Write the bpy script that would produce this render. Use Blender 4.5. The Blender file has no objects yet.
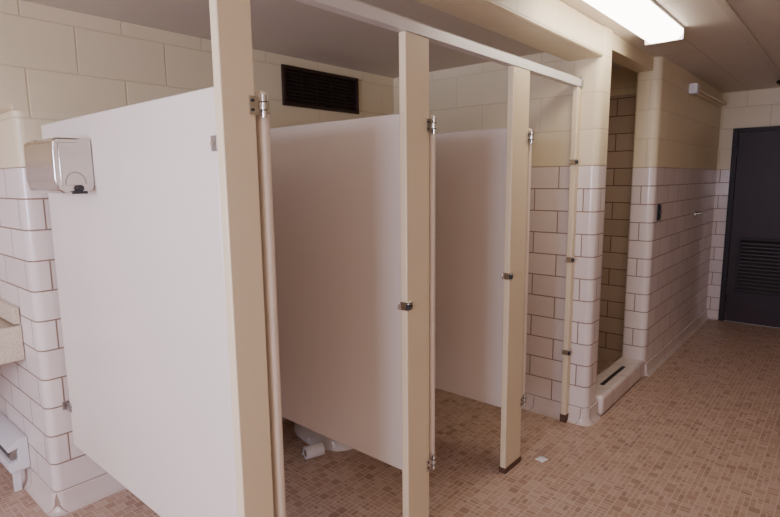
import bpy, bmesh, math
from mathutils import Vector, Matrix
scene=bpy.context.scene
COL=scene.collection

# ------------------------------------------------------------------ materials
def new_mat(name):
    m=bpy.data.materials.new(name); m.use_nodes=True
    nt=m.node_tree; b=nt.nodes['Principled BSDF']
    return m,nt,b
def mth(nt,op,a,b=None,c=None,clamp=False):
    n=nt.nodes.new('ShaderNodeMath'); n.operation=op; n.use_clamp=clamp
    for i,v in enumerate((a,b,c)):
        if v is None: continue
        if isinstance(v,(int,float)): n.inputs[i].default_value=v
        else: nt.links.new(v,n.inputs[i])
    return n.outputs[0]
def mix(nt,f,a,b,mode='MIX'):
    n=nt.nodes.new('ShaderNodeMix'); n.data_type='RGBA'; n.blend_type=mode
    for s,v in ((n.inputs[0],f),(n.inputs[6],a),(n.inputs[7],b)):
        if isinstance(v,(int,float)): s.default_value=v
        elif isinstance(v,tuple): s.default_value=(*v,1) if len(v)==3 else v
        else: nt.links.new(v,s)
    return n.outputs[2]
def noise(nt,scale,detail=3,vec=None,rough=0.5):
    n=nt.nodes.new('ShaderNodeTexNoise'); n.inputs['Scale'].default_value=scale
    n.inputs['Detail'].default_value=detail; n.inputs['Roughness'].default_value=rough
    if vec: nt.links.new(vec,n.inputs['Vector'])
    return n.outputs['Fac']
def pos(nt):
    g=nt.nodes.new('ShaderNodeNewGeometry'); return g.outputs['Position']
def bump(nt,h,b,strength=0.3,dist=0.002):
    n=nt.nodes.new('ShaderNodeBump'); n.inputs['Strength'].default_value=strength
    n.inputs['Distance'].default_value=dist
    nt.links.new(h,n.inputs['Height']); nt.links.new(n.outputs[0],b.inputs['Normal'])

def paint(name,col,rough=0.4,metal=0,var=0.06,scale=6,bmp=0.0,bscale=150,col2=None,spec=0.5):
    m,nt,b=new_mat(name)
    p=pos(nt)
    dark=tuple(c*(1-var*2) for c in col) if col2 is None else col2
    f=noise(nt,scale,4,p)
    c=mix(nt,f,dark,tuple(min(1,c*(1+var)) for c in col))
    nt.links.new(c,b.inputs['Base Color'])
    b.inputs['Roughness'].default_value=rough; b.inputs['Metallic'].default_value=metal
    b.inputs['Specular IOR Level'].default_value=spec
    if bmp: bump(nt,noise(nt,bscale,2,p),b,bmp,0.001)
    return m

TILE_TOP=1.57
def wall_material(name,tiled=True,uoff=0.0,top=TILE_TOP,tcol=((0.73,0.63,0.58),(0.81,0.715,0.66)),grout=(0.25,0.155,0.10)):
    m,nt,b=new_mat(name)
    g=nt.nodes.new('ShaderNodeNewGeometry')
    s=nt.nodes.new('ShaderNodeSeparateXYZ'); nt.links.new(g.outputs['Position'],s.inputs[0])
    u=mth(nt,'ADD',mth(nt,'ADD',s.outputs[0],s.outputs[1]),uoff); z=s.outputs[2]
    def brick(w,h,mortar,zo,smooth):
        cv=nt.nodes.new('ShaderNodeCombineXYZ')
        nt.links.new(u,cv.inputs[0]); nt.links.new(mth(nt,'SUBTRACT',z,zo),cv.inputs[1])
        t=nt.nodes.new('ShaderNodeTexBrick'); t.offset=0.5; t.squash=1
        nt.links.new(cv.outputs[0],t.inputs['Vector'])
        t.inputs['Scale'].default_value=1; t.inputs['Brick Width'].default_value=w
        t.inputs['Row Height'].default_value=h; t.inputs['Mortar Size'].default_value=mortar
        t.inputs['Mortar Smooth'].default_value=smooth
        t.inputs['Color1'].default_value=(0,0,0,1); t.inputs['Color2'].default_value=(1,1,1,1)
        t.inputs['Mortar'].default_value=(0.5,0.5,0.5,1); t.inputs['Bias'].default_value=0
        return t
    tb=brick(0.305,0.1336,0.0038,0.1004,0.25)
    bb=brick(0.405,0.203,0.006,TILE_TOP,1.0)
    n1=noise(nt,1.7,3,g.outputs['Position']); n2=noise(nt,240,2,g.outputs['Position'])
    tc=mix(nt,tb.outputs['Color'],*tcol)
    tc=mix(nt,mth(nt,'MULTIPLY',n1,0.25),tc,(0.62,0.50,0.42))
    tc=mix(nt,mth(nt,'MULTIPLY',tb.outputs['Fac'],0.95),tc,grout)
    bc=mix(nt,bb.outputs['Color'],(0.75,0.64,0.43),(0.79,0.685,0.465))
    bc=mix(nt,mth(nt,'MULTIPLY',n1,0.35),bc,(0.62,0.52,0.33))
    bc=mix(nt,mth(nt,'MULTIPLY',bb.outputs['Fac'],0.35),bc,(0.44,0.34,0.19))
    if tiled: f=mth(nt,'GREATER_THAN',z,top)
    else: f=mth(nt,'GREATER_THAN',z,-10)
    nt.links.new(mix(nt,f,tc,bc),b.inputs['Base Color'])
    rg=mth(nt,'MULTIPLY_ADD',f,0.22,0.2)
    rg=mth(nt,'ADD',rg,mth(nt,'MULTIPLY',mth(nt,'MULTIPLY',tb.outputs['Fac'],mth(nt,'SUBTRACT',1,f)),0.5))
    nt.links.new(rg,b.inputs['Roughness'])
    ht=mth(nt,'SUBTRACT',1,tb.outputs['Fac'])
    hb=mth(nt,'ADD',mth(nt,'SUBTRACT',1,bb.outputs['Fac']),mth(nt,'MULTIPLY',n2,0.45))
    h=mth(nt,'ADD',mth(nt,'MULTIPLY',ht,mth(nt,'SUBTRACT',1,f)),mth(nt,'MULTIPLY',hb,f))
    bump(nt,h,b,0.5,0.003)
    return m
M_WALL=wall_material('glazed_tile_and_painted_block')
M_WALL_B=wall_material('glazed_tile_back',uoff=0.24)
M_WALL_W=wall_material('glazed_tile_wing',uoff=0.26)
M_WALL_C=wall_material('glazed_tile_corridor',uoff=0.145)
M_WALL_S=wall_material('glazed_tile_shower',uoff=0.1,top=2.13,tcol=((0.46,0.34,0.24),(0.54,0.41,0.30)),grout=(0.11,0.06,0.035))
M_BLOCK=wall_material('painted_block',False)

def base_material():
    m,nt,b=new_mat('cove_base_tile'); p=pos(nt)
    s=nt.nodes.new('ShaderNodeSeparateXYZ'); nt.links.new(p,s.inputs[0])
    f=mth(nt,'FRACT',mth(nt,'DIVIDE',mth(nt,'ADD',mth(nt,'ADD',s.outputs[0],s.outputs[1]),10.07),0.305))
    l=mth(nt,'LESS_THAN',f,0.014)
    c=mix(nt,noise(nt,4,4,p),(0.66,0.54,0.47),(0.79,0.69,0.63))
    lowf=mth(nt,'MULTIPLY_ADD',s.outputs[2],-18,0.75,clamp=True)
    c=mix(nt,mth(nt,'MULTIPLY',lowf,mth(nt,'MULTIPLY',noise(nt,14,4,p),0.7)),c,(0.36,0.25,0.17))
    c=mix(nt,mth(nt,'MULTIPLY',l,0.85),c,(0.25,0.155,0.10))
    nt.links.new(c,b.inputs['Base Color']); b.inputs['Roughness'].default_value=0.25
    return m
M_BASE=base_material()

def floor_material():
    m,nt,b=new_mat('mosaic_floor_tile')
    p=pos(nt)
    s=nt.nodes.new('ShaderNodeSeparateXYZ'); nt.links.new(p,s.inputs[0])
    C=0.048
    px=mth(nt,'DIVIDE',s.outputs[0],C); py=mth(nt,'DIVIDE',s.outputs[1],C)
    cy=mth(nt,'FLOOR',py)
    par=mth(nt,'MODULO',mth(nt,'ADD',cy,1000),2)
    px=mth(nt,'ADD',px,mth(nt,'MULTIPLY',par,0.5))
    cx=mth(nt,'FLOOR',px); fx=mth(nt,'FRACT',px); fy=mth(nt,'FRACT',py)
    def wn(a,bb,c):
        cv=nt.nodes.new('ShaderNodeCombineXYZ')
        for i,v in enumerate((a,bb,c)):
            if isinstance(v,(int,float)): cv.inputs[i].default_value=v
            else: nt.links.new(v,cv.inputs[i])
        w=nt.nodes.new('ShaderNodeTexWhiteNoise'); w.noise_dimensions='3D'
        nt.links.new(cv.outputs[0],w.inputs['Vector']); return w.outputs['Value']
    r=wn(cx,cy,3.3)
    isx=mth(nt,'MULTIPLY',mth(nt,'GREATER_THAN',r,0.33),mth(nt,'LESS_THAN',r,0.72))
    isy=mth(nt,'GREATER_THAN',r,0.52)
    ex=mth(nt,'MINIMUM',fx,mth(nt,'SUBTRACT',1,fx)); ey=mth(nt,'MINIMUM',fy,mth(nt,'SUBTRACT',1,fy))
    dx=mth(nt,'ADD',mth(nt,'ABSOLUTE',mth(nt,'SUBTRACT',fx,0.5)),mth(nt,'SUBTRACT',1,isx))
    dy=mth(nt,'ADD',mth(nt,'ABSOLUTE',mth(nt,'SUBTRACT',fy,0.5)),mth(nt,'SUBTRACT',1,isy))
    d=mth(nt,'MINIMUM',mth(nt,'MINIMUM',ex,ey),mth(nt,'MINIMUM',dx,dy))
    mr=nt.nodes.new('ShaderNodeMapRange'); nt.links.new(d,mr.inputs[0])
    mr.inputs[1].default_value=0.03; mr.inputs[2].default_value=0.055
    tile=mr.outputs[0]
    sx=mth(nt,'MULTIPLY',mth(nt,'GREATER_THAN',fx,0.5),isx); sy=mth(nt,'MULTIPLY',mth(nt,'GREATER_THAN',fy,0.5),isy)
    idn=wn(mth(nt,'ADD',cx,mth(nt,'MULTIPLY',sx,0.5)),mth(nt,'ADD',cy,mth(nt,'MULTIPLY',sy,0.5)),7.1)
    cr=nt.nodes.new('ShaderNodeValToRGB'); nt.links.new(idn,cr.inputs[0])
    cr.color_ramp.elements[0].color=(0.31,0.185,0.125,1); cr.color_ramp.elements[1].color=(0.58,0.42,0.32,1)
    e=cr.color_ramp.elements.new(0.3); e.color=(0.44,0.28,0.19,1)
    e=cr.color_ramp.elements.new(0.7); e.color=(0.48,0.32,0.225,1)
    n1=noise(nt,1.3,4,p); n2=noise(nt,60,3,p)
    c=mix(nt,mth(nt,'MULTIPLY',n2,0.25),cr.outputs[0],(0.50,0.34,0.25))
    c=mix(nt,tile,(0.64,0.49,0.39),c)
    c=mix(nt,mth(nt,'MULTIPLY',n1,0.25),c,(0.34,0.21,0.145))
    nt.links.new(c,b.inputs['Base Color'])
    nt.links.new(mth(nt,'MULTIPLY_ADD',n1,0.25,0.3),b.inputs['Roughness'])
    bump(nt,tile,b,0.35,0.001)
    return m
M_FLOOR=floor_material()

def ceiling_material():
    m,nt,b=new_mat('painted_ceiling_board')
    p=pos(nt); s=nt.nodes.new('ShaderNodeSeparateXYZ'); nt.links.new(p,s.inputs[0])
    y=mth(nt,'FRACT',mth(nt,'DIVIDE',mth(nt,'ADD',s.outputs[1],9.515),0.305))
    x=mth(nt,'FRACT',mth(nt,'DIVIDE',mth(nt,'ADD',s.outputs[0],9.25),1.22))
    l=mth(nt,'MAXIMUM',mth(nt,'LESS_THAN',y,0.02),mth(nt,'LESS_THAN',x,0.006))
    n1=noise(nt,2,3,p)
    c=mix(nt,n1,(0.60,0.52,0.43),(0.67,0.59,0.49))
    c=mix(nt,mth(nt,'MULTIPLY',l,0.5),c,(0.28,0.21,0.15))
    nt.links.new(c,b.inputs['Base Color']); b.inputs['Roughness'].default_value=0.5
    bump(nt,mth(nt,'SUBTRACT',1,l),b,0.4,0.003)
    return m
M_CEIL=ceiling_material()
M_CEIL2=paint('stall_ceiling_paint',(0.60,0.53,0.44),0.6,0,0.03,2)
M_PANEL=paint('partition_enamel',(0.78,0.69,0.605),0.26,0,0.03,1.5,0.04,90)
M_PIL=paint('pilaster_enamel',(0.77,0.64,0.43),0.34,0,0.04,2,0.05,90)
M_DOORE=paint('stall_door_enamel',(0.77,0.65,0.52),0.35,0,0.03,2)
M_CHROME=paint('chrome',(0.72,0.70,0.67),0.15,1.0,0.05,20)
M_STAIN=paint('stainless_steel',(0.62,0.59,0.55),0.17,1.0,0.08,14)
M_STEEL=paint('brushed_steel',(0.45,0.43,0.41),0.35,1.0,0.1,30)
M_ALU=paint('headrail_aluminium',(0.76,0.73,0.70),0.42,0.3,0.05,8)
M_RUST=paint('rusted_steel',(0.16,0.09,0.055),0.65,0.4,0.2,40,0.2,60)
M_BLACK=paint('black_plastic',(0.02,0.02,0.022),0.35,0,0.1,20)
M_NAVY=paint('plum_door_paint',(0.036,0.017,0.020),0.48,0,0.15,4,spec=0.3)
M_NAVYF=paint('plum_frame_paint',(0.022,0.012,0.014),0.5,0,0.1,4,spec=0.3)
M_BROWN=paint('brown_grille_metal',(0.035,0.016,0.009),0.5,0.3,0.1,10)
M_PORC=paint('porcelain',(0.85,0.82,0.78),0.1,0,0.02,3)
M_PAPER=paint('paper',(0.85,0.83,0.82),0.8,0,0.03,30)
M_CARD=paint('cardboard',(0.35,0.24,0.15),0.8,0,0.05,30)
M_WHITE=paint('white_enamel',(0.78,0.76,0.76),0.4,0,0.04,5)
def terrazzo():
    m,nt,b=new_mat('speckled_countertop'); p=pos(nt)
    f=noise(nt,160,2,p); mr=nt.nodes.new('ShaderNodeMapRange'); nt.links.new(f,mr.inputs[0]); mr.inputs[1].default_value=.4; mr.inputs[2].default_value=.7
    nt.links.new(mix(nt,mr.outputs[0],(0.70,0.60,0.47),(0.56,0.46,0.34)),b.inputs['Base Color']); b.inputs['Roughness'].default_value=.3
    return m
M_TERR=terrazzo()
def emis(name,col,st):
    m,nt,b=new_mat(name); b.inputs['Base Color'].default_value=(*col,1)
    b.inputs['Emission Color'].default_value=(*col,1)
    b.inputs['Emission Strength'].default_value=st; b.inputs['Roughness'].default_value=0.4
    return m
M_LENS=emis('fluorescent_lens',(1.0,0.90,0.79),13.5)

# ------------------------------------------------------------------ mesh helpers
def finish(bm,name,mat,smooth=False,bevel=0,seg=2,parent=None,angle=35):
    bmesh.ops.recalc_face_normals(bm,faces=bm.faces[:])
    me=bpy.data.meshes.new(name); bm.to_mesh(me); bm.free()
    o=bpy.data.objects.new(name,me); COL.objects.link(o)
    if isinstance(mat,(list,tuple)):
        for mm in mat: me.materials.append(mm)
    else: me.materials.append(mat)
    if bevel:
        md=o.modifiers.new('bevel','BEVEL'); md.width=bevel; md.segments=seg; md.limit_method='ANGLE'; md.angle_limit=math.radians(40)
        smooth=True
    if smooth:
        for p in me.polygons: p.use_smooth=True
        try: me.set_sharp_from_angle(angle=math.radians(angle))
        except Exception: pass
    if parent: o.parent=parent
    return o
def bbox(bm,x0,x1,y0,y1,z0,z1,mi=0):
    vs=[bm.verts.new((x,y,z)) for z in (z0,z1) for y in (y0,y1) for x in (x0,x1)]
    for q in ((0,1,3,2),(4,5,7,6),(0,1,5,4),(2,3,7,6),(0,2,6,4),(1,3,7,5)):
        f=bm.faces.new([vs[i] for i in q]); f.material_index=mi
def box(name,x0,x1,y0,y1,z0,z1,mat,bevel=0,parent=None,seg=2):
    bm=bmesh.new(); bbox(bm,x0,x1,y0,y1,z0,z1)
    return finish(bm,name,mat,bevel=bevel,parent=parent,seg=seg)
def boxes(name,lst,mat,bevel=0,parent=None):
    bm=bmesh.new()
    for b in lst: bbox(bm,*b)
    return finish(bm,name,mat,bevel=bevel,parent=parent)
def round_outline(pts,n=6):
    out=[]
    N=len(pts)
    for i,p in enumerate(pts):
        r=p[2] if len(p)>2 else 0
        P=Vector(p[:2])
        if not r: out.append(P); continue
        A=(Vector(pts[i-1][:2])-P).normalized(); B=(Vector(pts[(i+1)%N][:2])-P).normalized()
        c=P+(A+B)*r
        s=(P+A*r)-c; e=(P+B*r)-c
        for k in range(n+1):
            t=k/n*math.pi/2
            out.append(c+s*math.cos(t)+e*math.sin(t))
    return out
def prism_into(bm,pts,z0,z1):
    o=round_outline(pts)
    lo=[bm.verts.new((p.x,p.y,z0)) for p in o]; hi=[bm.verts.new((p.x,p.y,z1)) for p in o]
    n=len(o)
    for i in range(n): bm.faces.new((lo[i],lo[(i+1)%n],hi[(i+1)%n],hi[i]))
    bm.faces.new(lo); bm.faces.new(hi)
def prism(name,pts,z0,z1,mat,parent=None):
    bm=bmesh.new(); prism_into(bm,pts,z0,z1)
    return finish(bm,name,mat,smooth=True,parent=parent,angle=30)
def extrude_x(bm,prof,xa,xb):
    A=[bm.verts.new((xa,y,z)) for y,z in prof]; B=[bm.verts.new((xb,y,z)) for y,z in prof]
    for i in range(len(prof)): bm.faces.new((A[i],A[(i+1)%len(prof)],B[(i+1)%len(prof)],B[i]))
    bm.faces.new(A); bm.faces.new(B)
def cyl_into(bm,c,axis,r,l,n=20,r2=None):
    a=Vector(axis).normalized(); q=a.to_track_quat('Z','Y')
    r2=r if r2 is None else r2
    A=[];B=[]
    for i in range(n):
        t=2*math.pi*i/n; v=Vector((math.cos(t),math.sin(t),0))
        A.append(bm.verts.new(Vector(c)+q@(v*r))); B.append(bm.verts.new(Vector(c)+a*l+q@(v*r2)))
    for i in range(n): bm.faces.new((A[i],A[(i+1)%n],B[(i+1)%n],B[i]))
    bm.faces.new(A); bm.faces.new(B)
def cyl(name,c,axis,r,l,mat,parent=None,n=20,bevel=0):
    bm=bmesh.new(); cyl_into(bm,c,axis,r,l,n)
    return finish(bm,name,mat,smooth=True,parent=parent,bevel=bevel)
def empty(name,loc=(0,0,0)):
    e=bpy.data.objects.new(name,None); COL.objects.link(e); e.empty_display_size=0.1
    e.location=loc
    return e
def group(name,parts):
    e=empty(name)
    for p in parts: p.parent=e
    return e
def loft(name,rings,mat,parent=None,cap=True):
    bm=bmesh.new(); R=[]
    n=32
    for (cx,cy,z,rx,rf,rb) in rings:
        ring=[]
        for i in range(n):
            t=2*math.pi*i/n
            s=math.sin(t); ry=rb if s>0 else rf
            ring.append(bm.verts.new((cx+rx*math.cos(t),cy+ry*s,z)))
        R.append(ring)
    for a,b in zip(R,R[1:]):
        for i in range(n): bm.faces.new((a[i],a[(i+1)%n],b[(i+1)%n],b[i]))
    if cap: bm.faces.new(R[0]); bm.faces.new(R[-1])
    return finish(bm,name,mat,smooth=True,parent=parent,angle=50)

# ------------------------------------------------------------------ dimensions
YB=2.64; YF=1.23; CE=2.33; SC=2.24
XE=3.12; XL=-2.2; YR=-1.3; XF=6.42; YC=1.085; YW=1.12; XJ=4.17
XW=0.705

# ------------------------------------------------------------------ room shell
box('floor',XL-0.15,XF+0.15,YR-0.15,3.6,-0.1,0,M_FLOOR)
box('ceiling',XL-0.15,XF+0.15,YR-0.15,3.6,CE,CE+0.1,M_CEIL)
box('trim_ceiling_batten',XL,XF,0.535,0.575,CE-0.010,CE,M_CEIL2,bevel=0.002)
box('ceiling_stalls',XL,XE,YW+0.2,YB,SC,CE,M_CEIL2)
box('trim_beam',XL,XE+0.02,YW,YW+0.2,2.165,CE,M_BLOCK,bevel=0.012)
box('trim_shower_header',3.29,XJ+0.01,YW+0.02,YW+0.13,SC,CE,M_BLOCK)
bm=bmesh.new()
prism_into(bm,[(XW,YB,0.035),(4.6,YB),(4.6,3.55),(XW,3.55)],0,1.80)
bbox(bm,XW,4.6,YB,3.55,1.80,CE)
finish(bm,'wall_back',M_WALL_B,smooth=True,angle=30)
bm=bmesh.new()
extrude_x(bm,[(p.x,p.y) for p in round_outline([(YB,1.80,0.035),(3.45,1.80),(3.45,CE),(YB,CE)])],XL,XW)
finish(bm,'wall_recess_lintel',M_WALL_B,smooth=True,angle=30)
box('wall_recess',XL,XW,3.45,3.6,0,CE,M_WALL)
prism('wall_wing',[(XE,YW,0.04),(3.30,YW,0.04),(3.30,YB),(XE,YB)],0,CE,M_WALL_W)
prism('wall_corridor',[(XJ,YC,0.045),(XF,YC),(XF,1.25),(XJ,1.25,0.02)],0,CE,M_WALL_C)
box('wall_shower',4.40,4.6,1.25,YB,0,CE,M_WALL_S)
box('wall_end',XF,XF+0.15,YR,2.8,0,CE,M_WALL)
box('wall_right',XL,XF,YR-0.15,YR,0,CE,M_WALL)
WY0,WY1,WZ0,WZ1=0.1,1.9,0.95,2.1
boxes('wall_left',[(XL-0.15,XL,YR,WY0,0,CE),(XL-0.15,XL,WY1,3.6,0,CE),(XL-0.15,XL,WY0,WY1,0,WZ0),(XL-0.15,XL,WY0,WY1,WZ1,CE)],M_WALL)
parts=[boxes('frame',[(XL-0.10,XL-0.04,WY0,WY1,WZ0,WZ0+0.05),(XL-0.10,XL-0.04,WY0,WY1,WZ1-0.05,WZ1),
   (XL-0.10,XL-0.04,WY0,WY0+0.05,WZ0+0.05,WZ1-0.05),(XL-0.10,XL-0.04,WY1-0.05,WY1,WZ0+0.05,WZ1-0.05),
   (XL-0.10,XL-0.04,(WY0+WY1)/2-.02,(WY0+WY1)/2+.02,WZ0+0.05,WZ1-0.05)],M_WHITE,bevel=0.004)]
group('window_1',parts)

def cove(name,path,prof=None):
    prof=prof or [(0.0,0.1),(0.008,0.097),(0.010,0.04),(0.014,0.02),(0.024,0.006),(0.034,0.0),(0.0,0.0)]
    bm=bmesh.new(); rings=[]
    n=len(path); P=[Vector(p) for p in path]
    for i in range(n):
        d0=(P[i]-P[i-1]).normalized() if i>0 else None
        d1=(P[i+1]-P[i]).normalized() if i<n-1 else None
        if d0 is None: d0=d1
        if d1 is None: d1=d0
        n0=Vector((d0.y,-d0.x)); n1=Vector((d1.y,-d1.x))
        m=(n0+n1).normalized(); k=1/max(0.4,m.dot(n0))
        rings.append([bm.verts.new((P[i].x+m.x*k*o,P[i].y+m.y*k*o,z)) for o,z in prof])
    for a,b in zip(rings,rings[1:]):
        for j in range(len(prof)): bm.faces.new((a[j],a[(j+1)%len(prof)],b[(j+1)%len(prof)],b[j]))
    bm.faces.new(rings[0]); bm.faces.new(rings[-1])
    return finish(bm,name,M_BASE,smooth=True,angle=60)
def arc(cx,cy,r,a0,a1,n=6):
    return [(cx+r*math.cos(math.radians(a0+(a1-a0)*k/n)),cy+r*math.sin(math.radians(a0+(a1-a0)*k/n))) for k in range(n+1)]
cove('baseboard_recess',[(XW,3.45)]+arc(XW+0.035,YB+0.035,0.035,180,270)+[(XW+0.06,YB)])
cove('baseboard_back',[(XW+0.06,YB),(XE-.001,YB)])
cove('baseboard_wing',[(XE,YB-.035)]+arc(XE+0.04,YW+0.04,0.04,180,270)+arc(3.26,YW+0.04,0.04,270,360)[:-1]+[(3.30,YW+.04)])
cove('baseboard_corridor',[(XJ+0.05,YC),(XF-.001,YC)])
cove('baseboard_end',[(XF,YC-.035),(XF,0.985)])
box('trim_shower_curb',3.30,XJ+.03,YC+0.0,1.26,0,0.13,M_BASE,bevel=0.02,seg=4)
box('shower_threshold_drain',3.50,3.95,1.15,1.175,0.13,0.134,M_BLACK,bevel=0.001)

# ------------------------------------------------------------------ stall system
ZP0,ZP1=0.315,1.745
RL=2.01
def partition(xc):
    t=0.0125
    parts=[]
    parts.append(box('panel',xc-t,xc+t,YF+0.045,YB-0.035,ZP0,ZP1,M_PANEL,bevel=0.006,seg=3))
    for k,z in enumerate((0.50,1.60)):
        parts.append(boxes('wall_bracket_%d'%k,[(xc-t-0.006,xc-t-0.001,YB-0.06,YB-0.001,z-0.02,z+0.02),
                                  (xc+t+0.001,xc+t+0.006,YB-0.06,YB-0.001,z-0.02,z+0.02),
                                  (xc-t-0.02,xc+t+0.02,YB-0.005,YB-0.001,z-0.02,z+0.02)],M_STEEL,bevel=0.002))
        parts.append(boxes('pilaster_bracket_%d'%k,[(xc-t-0.007,xc-t-0.001,YF+0.034,YF+0.062,z-0.02,z+0.02),
                                  (xc+t+0.001,xc+t+0.007,YF+0.034,YF+0.062,z-0.02,z+0.02)],M_STEEL,bevel=0.001))
        bm=bmesh.new(); cyl_into(bm,(xc-t-0.010,YB-0.045,z),(1,0,0),0.006,0.006); cyl_into(bm,(xc-t-0.012,YF+0.05,z),(1,0,0),0.006,0.006)
        parts.append(finish(bm,'screws_%d'%k,M_CHROME,smooth=True))
    return group('toilet_stall_partition',parts)
def pilaster(x0,x1,strike=None,shoe=M_RUST,sh=0.03):
    parts=[box('post',x0,x1,YF,YF+0.032,0.005,RL+0.004,M_PIL,bevel=0.004)]
    parts.append(boxes('shoe',[(x0-0.003,x1+0.003,YF-0.003,YF,0,sh),(x0-0.003,x1+0.003,YF+0.032,YF+0.035,0,sh),
                              (x0-0.003,x0,YF-0.003,YF+0.035,0,sh),(x1,x1+0.003,YF-0.003,YF+0.035,0,sh)],shoe,bevel=0.001))
    if strike:
        for k,z in enumerate(strike):
            bm=bmesh.new()
            bbox(bm,x0-0.004,x0+0.030,YF-0.004,YF-0.0005,z-0.016,z+0.016)
            bbox(bm,x0-0.006,x0-0.001,YF-0.012,YF+0.034,z-0.016,z+0.016)
            bbox(bm,x0-0.012,x0-0.001,YF+0.030,YF+0.036,z-0.016,z+0.016)
            parts.append(finish(bm,'latch_keeper_%d'%k,M_CHROME,bevel=0.0015))
            bm=bmesh.new(); cyl_into(bm,(x0+0.02,YF-0.004,z),(0,-1,0),0.006,0.003,14)
            cyl_into(bm,(x0-0.004,YF-0.010,z-0.010),(0,0,1),0.009,0.020,14)
            parts.append(finish(bm,'keeper_bumper_%d'%k,M_BLACK,smooth=True))
    return group('toilet_stall_pilaster',parts)
def door(xp,w,ang=3):
    t=0.032; x0=xp+0.020; y0=YF+0.002
    parts=[]
    bm=bmesh.new(); bbox(bm,0,t,0,w,ZP0,ZP1)
    parts.append(finish(bm,'leaf',M_DOORE,bevel=0.013,seg=5))
    bm=bmesh.new(); bbox(bm,-0.012,-0.001,w-0.09,w-0.01,0.985,1.015); cyl_into(bm,(-0.012,w-0.06,1.0),(-1,0,0),0.009,0.02,16)
    parts.append(finish(bm,'latch',M_STEEL,bevel=0.001))
    e=group('toilet_stall_door',parts)
    e.location=(x0,y0,0); e.rotation_euler=(0,0,math.radians(ang))
    for k,z in enumerate((ZP0+0.025,ZP1-0.045)):
        bm=bmesh.new()
        xx=xp-x0
        bbox(bm,xx-0.024,xx+0.002,-0.0065,-0.0035,z-0.024,z+0.024)
        bbox(bm,xx+0.001,xx+0.006,-0.006,0.028,z-0.024,z+0.024)
        bbox(bm,xx+0.004,0.012,-0.006,-0.001,z-0.010,z+0.010)
        cyl_into(bm,(0.002,-0.008,z-0.030),(0,0,1),0.0085,0.060,16)
        bbox(bm,0.0,t-0.008,-0.004,0.0,z-0.018,z+0.018)
        o=finish(bm,'hinge_%d'%k,M_CHROME,smooth=True); o.parent=e
        bm=bmesh.new()
        cyl_into(bm,(xx-0.014,-0.0065,z+0.012),(0,-1,0),0.004,0.003,12)
        cyl_into(bm,(xx-0.014,-0.0065,z-0.012),(0,-1,0),0.004,0.003,12)
        cyl_into(bm,(0.002,-0.008,z-0.012),(0,0,1),0.0092,0.003,16)
        cyl_into(bm,(0.002,-0.008,z+0.010),(0,0,1),0.0092,0.003,16)
        o=finish(bm,'hinge_screws_%d'%k,M_BLACK,smooth=True); o.parent=e
    return e
XP=[0.800,1.590,2.390]
for x in XP: partition(x)
pilaster(0.779,0.883)
pilaster(1.520,1.660,[1.03])
pilaster(2.310,2.475,[1.03])
pilaster(3.068,3.117,[0.45,1.02,1.59],sh=0.05)
door(0.883,0.60); door(1.660,0.60); door(2.475,0.555)
bm=bmesh.new()
prof=[(-0.004,0.004),(-0.004,0.042),(0.003,0.050),(0.009,0.043),(0.016,0.050),(0.023,0.043),(0.029,0.050),(0.036,0.042),(0.036,0.004)]
extrude_x(bm,[(YF+o,RL+z) for o,z in prof],-2.19,XE-0.001)
hr=finish(bm,'rail',M_ALU)
caps=[boxes('wall_flange',[(XE-0.022,XE-0.002,YF-0.010,YF+0.042,RL-0.004,RL+0.056)],M_STEEL,bevel=0.003)]
group('stall_headrail',[hr]+caps)

# ------------------------------------------------------------------ toilets
def toilet(xc,yf):
    p=[]
    yc=yf+0.20
    p.append(loft('pedestal',[(xc,yc+0.06,0.0,0.125,0.20,0.28),(xc,yc+0.06,0.02,0.125,0.20,0.28),(xc,yc+0.07,0.06,0.10,0.17,0.27),
      (xc,yc+0.07,0.15,0.095,0.15,0.26),(xc,yc+0.04,0.24,0.13,0.17,0.27),(xc,yc,0.32,0.17,0.19,0.26),(xc,yc,0.375,0.182,0.20,0.25),(xc,yc,0.39,0.178,0.196,0.245)],M_PORC))
    bm=bmesh.new(); n=40; rings=[]
    for i in range(n):
        t=math.radians(-75)+2*math.pi*(1-30/360)*i/(n-1)
        cx,sy=math.cos(t),math.sin(t)
        ring=[]
        for (ro,zz) in ((0,0.393),(0,0.405),(0.012,0.413),(0.045,0.413),(0.056,0.404),(0.056,0.393)):
            rx=0.185-ro; ry=(0.205 if sy<0 else 0.225)-ro
            ring.append(bm.verts.new((xc+rx*cx,yc+ry*sy,zz)))
        rings.append(ring)
    for a,b in zip(rings,rings[1:]):
        for j in range(6): bm.faces.new((a[j],a[(j+1)%6],b[(j+1)%6],b[j]))
    bm.faces.new(rings[0]); bm.faces.new(rings[-1])
    p.append(finish(bm,'seat',M_BLACK,smooth=True))
    p.append(box('spud_block',xc-0.09,xc+0.09,yc+0.22,YB-0.05,0.20,0.388,M_PORC,bevel=0.02,seg=4))
    bm=bmesh.new()
    cyl_into(bm,(xc,YB-0.12,0.388),(0,0,1),0.018,0.30); cyl_into(bm,(xc,YB-0.12,0.68),(0,0,1),0.035,0.10)
    cyl_into(bm,(xc,YB-0.12,0.78),(0,0,1),0.03,0.02,20,0.015)
    cyl_into(bm,(xc,YB-0.12,0.72),(0,1,0),0.016,0.115); cyl_into(bm,(xc,YB-0.155,0.72),(0,-1,0),0.006,0.07)
    cyl_into(bm,(xc,YB-0.014,0.72),(0,1,0),0.035,0.010)
    p.append(finish(bm,'flush_valve',M_CHROME,smooth=True))
    bm=bmesh.new(); cyl_into(bm,(xc-0.118,yc+0.10,0.018),(0,0,1),0.012,0.02,14,0.008); cyl_into(bm,(xc+0.118,yc+0.10,0.018),(0,0,1),0.012,0.02,14,0.008)
    p.append(finish(bm,'bolt_caps',M_PORC,smooth=True))
    return group('toilet',p)
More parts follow.
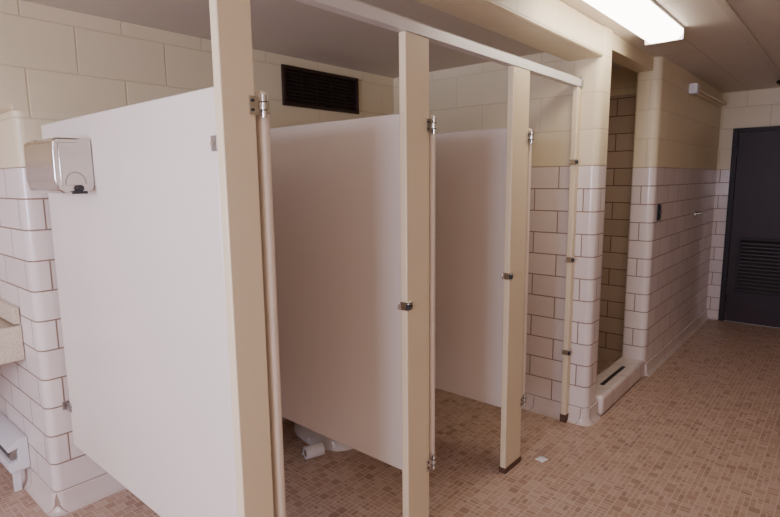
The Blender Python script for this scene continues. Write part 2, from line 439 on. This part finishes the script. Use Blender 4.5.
toilet(1.19,2.04); toilet(2.0,1.96); toilet(2.77,2.12)

def paper_roll(x,y,ang):
    bm=bmesh.new(); n=28; L=0.10; ro,ri=0.034,0.02
    R=[]
    for (r,l) in ((ro,-L/2),(ro,L/2),(ri,L/2),(ri,-L/2)):
        R.append([bm.verts.new((l,r*math.cos(2*math.pi*i/n),r*math.sin(2*math.pi*i/n))) for i in range(n)])
    for k in range(4):
        a,b=R[k],R[(k+1)%4]
        for i in range(n):
            f=bm.faces.new((a[i],a[(i+1)%n],b[(i+1)%n],b[i])); f.material_index=1 if k==2 else 0
    o=finish(bm,'roll',[M_PAPER,M_CARD],smooth=True)
    bm=bmesh.new(); pr=[(0.034,0.0),(0.040,-0.02),(0.046,-0.0335),(0.06,-0.0335),(0.065,-0.032)]
    a=[bm.verts.new((-L/2,u,v)) for u,v in pr]; b=[bm.verts.new((L/2,u,v)) for u,v in pr]
    for i in range(len(pr)-1): bm.faces.new((a[i],a[i+1],b[i+1],b[i]))
    t=finish(bm,'tail',M_PAPER,smooth=True)
    e=group('toilet_paper_roll',[o,t]); e.location=(x,y,0.0345); e.rotation_euler=(0,0,math.radians(ang))
paper_roll(1.80,2.12,-20)
bm=bmesh.new()
g=[[bm.verts.new((2.53+0.055*i/4+0.01*j/4,1.13+0.05*j/4-0.012*i/4,0.002+0.004*abs(math.sin(i*1.3+j)))) for j in range(5)] for i in range(5)]
for i in range(4):
    for j in range(4): bm.faces.new((g[i][j],g[i+1][j],g[i+1][j+1],g[i][j+1]))
ps=finish(bm,'paper_scrap',M_PAPER,smooth=True)
md=ps.modifiers.new('s','SOLIDIFY'); md.thickness=0.001

# ------------------------------------------------------------------ grilles
def grille(name,x0,x1,y,z0,z1,mat,n,frame=0.02,axis='Y'):
    parts=[]
    def tb(u0,u1,d0,d1,z0_,z1_):
        if axis=='Y': return (u0,u1,y-d1,y-d0,z0_,z1_)
        return (y-d1,y-d0,u0,u1,z0_,z1_)
    parts.append(boxes('frame',[tb(x0,x1,0.001,0.018,z0,z0+frame),tb(x0,x1,0.001,0.018,z1-frame,z1),
        tb(x0,x0+frame,0.001,0.018,z0+frame,z1-frame),tb(x1-frame,x1,0.001,0.018,z0+frame,z1-frame)],mat,bevel=0.002))
    bm=bmesh.new()
    h=(z1-z0-2*frame)/n
    for i in range(n):
        zc=z0+frame+h*i
        q=[(0.003,zc+h*0.95),(0.005,zc+h*0.98),(0.017,zc+h*0.30),(0.015,zc+h*0.2)]
        if axis=='Y':
            A=[bm.verts.new((x0+frame,y-d,z)) for d,z in q]; B=[bm.verts.new((x1-frame,y-d,z)) for d,z in q]
        else:
            A=[bm.verts.new((y-d,x0+frame,z)) for d,z in q]; B=[bm.verts.new((y-d,x1-frame,z)) for d,z in q]
        for k in range(4): bm.faces.new((A[k],A[(k+1)%4],B[(k+1)%4],B[k]))
        bm.faces.new(A); bm.faces.new(B)
    parts.append(finish(bm,'louvres',mat))
    parts.append(boxes('backing',[tb(x0+frame,x1-frame,0.0005,0.002,z0+frame,z1-frame)],M_BLACK))
    return parts
pp=grille('v',2.085,2.73,YB,1.95,2.185,M_BROWN,9)
pp.append(boxes('mullions',[(2.085+.02+i*0.121,2.085+.026+i*0.121,YB-0.019,YB-0.017,1.97,2.165) for i in range(1,5)],M_BROWN))
group('wall_vent_grille',pp)

# ------------------------------------------------------------------ stainless dryer on the first partition
xd1=XP[0]-0.0125-0.001
xd0=0.660; yd0,yd1=2.09,2.40; zd0,zd1=1.465,1.658
parts=[]
bm=bmesh.new()
prof=[(xd1,zd0+0.012),(xd1,zd1),(xd0+0.012,zd1),(xd0,zd1-0.012),(xd0-0.002,zd0+0.05),(xd0+0.006,zd0+0.012),(xd0+0.025,zd0)]
A=[bm.verts.new((x,yd0,z)) for x,z in prof]; B=[bm.verts.new((x,yd1,z)) for x,z in prof]
for i in range(len(prof)): bm.faces.new((A[i],A[(i+1)%len(prof)],B[(i+1)%len(prof)],B[i]))
bm.faces.new(A); bm.faces.new(B)
parts.append(finish(bm,'housing',M_STAIN,bevel=0.006,seg=3))
parts.append(boxes('side_panel',[(xd0+0.016,xd1-0.012,yd0-0.004,yd0-0.0005,zd0+0.028,zd1-0.016)],M_STAIN,bevel=0.004))
bm=bmesh.new(); cyl_into(bm,(0.732,yd0-0.004,zd0+0.018),(0,-1,0),0.011,0.018,20); bbox(bm,0.705,0.755,yd0-0.016,yd0-0.004,zd0-0.002,zd0+0.008)
parts.append(finish(bm,'knob',M_BLACK,bevel=0.002))
bm=bmesh.new(); n=10
ring0=[]
for i in range(n+1):
    t=math.pi*i/n
    x=0.723+0.036*math.cos(t); z=zd0+0.032+0.045*math.sin(t)
    x2=0.723+0.031*math.cos(t); z2=zd0+0.032+0.040*math.sin(t)
    ring0.append((bm.verts.new((x,yd0-0.006,z)),bm.verts.new((x2,yd0-0.006,z2)),bm.verts.new((x2,yd0-0.003,z2)),bm.verts.new((x,yd0-0.003,z))))
for a,b in zip(ring0,ring0[1:]):
    for j in range(4): bm.faces.new((a[j],a[(j+1)%4],b[(j+1)%4],b[j]))
parts.append(finish(bm,'chute_rim',M_STEEL,smooth=True))
parts.append(boxes('cover_seam',[(xd0-0.0015,xd1-0.002,yd1-0.10,yd1-0.098,zd1-0.0005,zd1+0.0008)],M_BLACK))
group('hand_dryer',parts)

# ------------------------------------------------------------------ sink counter in recess
SX=XW-0.002
bm=bmesh.new()
cx0,cx1,cy0,cy1=-0.9,SX,2.86,3.448
prof=[(cy1,0.86),(cy1,0.96),(cy1-0.02,0.96),(cy1-0.02,0.865),(cy0+0.02,0.85),(cy0+0.004,0.856),(cy0,0.85),(cy0,0.69),(cy0+0.03,0.69),(cy0+0.03,0.80),(cy1,0.80)]
extrude_x(bm,prof,cx0,cx1)
ct=finish(bm,'counter',M_TERR,bevel=0.004)
sp=box('side_splash',SX-0.028,SX,cy0+0.005,cy1-0.022,0.862,0.94,M_TERR,bevel=0.004)
lt=loft('basin_rim',[(0.2,3.15,0.850,0.24,0.17,0.17),(0.2,3.15,0.868,0.235,0.165,0.165),(0.2,3.15,0.868,0.205,0.135,0.135),(0.2,3.15,0.852,0.15,0.09,0.09)],M_PORC)
bm=bmesh.new(); cyl_into(bm,(0.2,3.36,0.86),(0,0,1),0.016,0.09); cyl_into(bm,(0.2,3.36,0.94),(0,-1,-0.15),0.011,0.11)
fc=finish(bm,'faucet',M_CHROME,smooth=True)
br=boxes('support_legs',[(-0.02,0.02,2.92,2.96,0.0,0.80),(-0.88,-0.84,2.92,2.96,0.0,0.80)],M_STEEL,bevel=0.004)
group('sink_counter',[ct,sp,lt,fc,br])
hp=[]
bm=bmesh.new()
prof=[(0.0,0.11),(0.0,0.27),(-0.034,0.27),(-0.084,0.235),(-0.084,0.215),(-0.044,0.225),(-0.044,0.16),(-0.084,0.155),(-0.084,0.11)]
A=[bm.verts.new((SX+x,2.98,z)) for x,z in prof]; B=[bm.verts.new((SX+x,3.44,z)) for x,z in prof]
for i in range(len(prof)): bm.faces.new((A[i],A[(i+1)%len(prof)],B[(i+1)%len(prof)],B[i]))
bm.faces.new(A); bm.faces.new(B)
hp.append(finish(bm,'cover',M_WHITE,bevel=0.002))
hp.append(boxes('feet',[(SX-0.07,SX-0.04,3.0,3.02,0,0.11),(SX-0.07,SX-0.04,3.38,3.40,0,0.11)],M_WHITE))
hp.append(boxes('fins',[(SX-0.074,SX-0.048,3.0+i*0.02,3.002+i*0.02,0.165,0.212) for i in range(20)],M_STEEL))
group('baseboard_heater',hp)

# ------------------------------------------------------------------ end door
Y0,Y1=0.03,0.965
fr=boxes('frame',[(XF-0.03,XF-0.001,Y1-0.05,Y1,0,1.97),(XF-0.03,XF-0.001,Y0,Y0+0.05,0,1.97),(XF-0.03,XF-0.001,Y0+0.05,Y1-0.05,1.92,1.97)],M_NAVYF,bevel=0.004)
lf=box('leaf',XF-0.020,XF-0.002,Y0+0.053,Y1-0.053,0.008,1.917,M_NAVY,bevel=0.002)
gp=grille('l',0.19,0.845,XF-0.020,0.32,0.885,M_NAVYF,14,0.025,'X')
bm=bmesh.new(); cyl_into(bm,(XF-0.021,0.15,0.95),(-1,0,0),0.03,0.01,20); cyl_into(bm,(XF-0.03,0.15,0.95),(-1,0,0),0.012,0.03); cyl_into(bm,(XF-0.055,0.15,0.95),(-1,0,0),0.028,0.03,20,0.022)
kn=finish(bm,'knob',M_STEEL,smooth=True)
hg=boxes('hinges',[(XF-0.034,XF-0.031,Y1-0.056,Y1-0.046,z,z+0.1) for z in (0.2,0.95,1.7)],M_NAVYF,bevel=0.001)
group('door_1',[fr,lf,kn,hg]+gp)

def plate(name,x,z,w,h,toggle=True,mat=M_BLACK):
    ps=[box('plate',x-w/2,x+w/2,YC-0.008,YC-0.001,z-h/2,z+h/2,mat,bevel=0.003)]
    if toggle: ps.append(box('toggle',x-0.008,x+0.008,YC-0.020,YC-0.008,z-0.012,z+0.016,M_BLACK,bevel=0.002))
    return group(name,ps)
plate('light_switch',4.31,1.24,0.085,0.12)
ps=[cyl('rosette',(5.55,YC-0.001,1.16),(0,-1,0),0.03,0.012,M_STEEL),cyl('hook',(5.55,YC-0.013,1.16),(0,-1,0.3),0.008,0.04,M_STEEL)]
group('wall_hook',ps)

ps=[box('end_box',4.98,5.07,YC-0.065,YC-0.001,2.165,2.245,M_WHITE,bevel=0.006),
    box('channel',5.072,6.28,YC-0.035,YC-0.001,2.185,2.225,M_PIL,bevel=0.006),
    cyl('tube',(5.09,YC-0.050,2.205),(1,0,0),0.012,1.17,M_PIL)]
group('wall_strip_light',ps)
bm=bmesh.new(); cyl_into(bm,(5.9,0.52,CE-0.011),(0,0,-1),0.075,0.02,28); cyl_into(bm,(5.9,0.52,CE-0.031),(0,0,-1),0.065,0.025,28,0.045)
finish(bm,'smoke_detector',M_BROWN,smooth=True)

# ------------------------------------------------------------------ fluorescent fixtures
def fixture(x0,x1,y0,y1):
    w=y1-y0
    ps=[]
    bm=bmesh.new()
    prof=[(0,0),(0.004,-0.035),(0.03,-0.062),(w/2,-0.066),(w-0.03,-0.062),(w-0.004,-0.035),(w,0)]
    extrude_x(bm,[(y0+o,CE-0.012+z*0.8) for o,z in prof],x0+0.008,x1-0.008)
    ps.append(finish(bm,'lens',M_LENS,smooth=True))
    ps.append(boxes('housing',[(x0,x1,y0-0.004,y1+0.004,CE-0.013,CE-0.001),(x0,x0+0.007,y0-0.002,y1+0.002,CE-0.066,CE-0.013),(x1-0.007,x1,y0-0.002,y1+0.002,CE-0.066,CE-0.013)],M_WHITE,bevel=0.002))
    return group('fluorescent_ceiling_light',ps)
fixture(2.25,3.47,0.80,1.0)
fixture(-1.2,0.02,0.0,0.2)

# ------------------------------------------------------------------ lights
def area(name,loc,rot,sx,sy,power,col):
    l=bpy.data.lights.new(name,'AREA'); l.shape='RECTANGLE'; l.size=sx; l.size_y=sy; l.energy=power; l.color=col
    o=bpy.data.objects.new(name,l); COL.objects.link(o); o.location=loc; o.rotation_euler=rot
    return o
area('window_daylight',(XL-0.13,(WY0+WY1)/2,(WZ0+WZ1)/2),(0,math.radians(-90),0),WZ1-WZ0,WY1-WY0,165,(0.74,0.75,1.0))
w=bpy.data.worlds.new('world'); scene.world=w; w.use_nodes=True
w.node_tree.nodes['Background'].inputs[0].default_value=(0.6,0.7,1,1)
w.node_tree.nodes['Background'].inputs[1].default_value=0.8

# ------------------------------------------------------------------ camera
R=Vector((0.6516,-0.7584,-0.0158)).normalized()
F=Vector((0.7489,0.6465,-0.1454)); F=(F-R*F.dot(R)).normalized()
U=R.cross(F).normalized()
th=0.005
R2=R*math.cos(th)+U*math.sin(th); U2=U*math.cos(th)-R*math.sin(th)
R,U=R2,U2
cam=bpy.data.cameras.new('camera'); co=bpy.data.objects.new('camera',cam); COL.objects.link(co)
m=Matrix(((R.x,U.x,-F.x,0),(R.y,U.y,-F.y,0),(R.z,U.z,-F.z,1.5),(0,0,0,1)))
co.matrix_world=m
cam.sensor_width=36; cam.lens=534.5/780*36; cam.clip_start=0.02
scene.camera=co
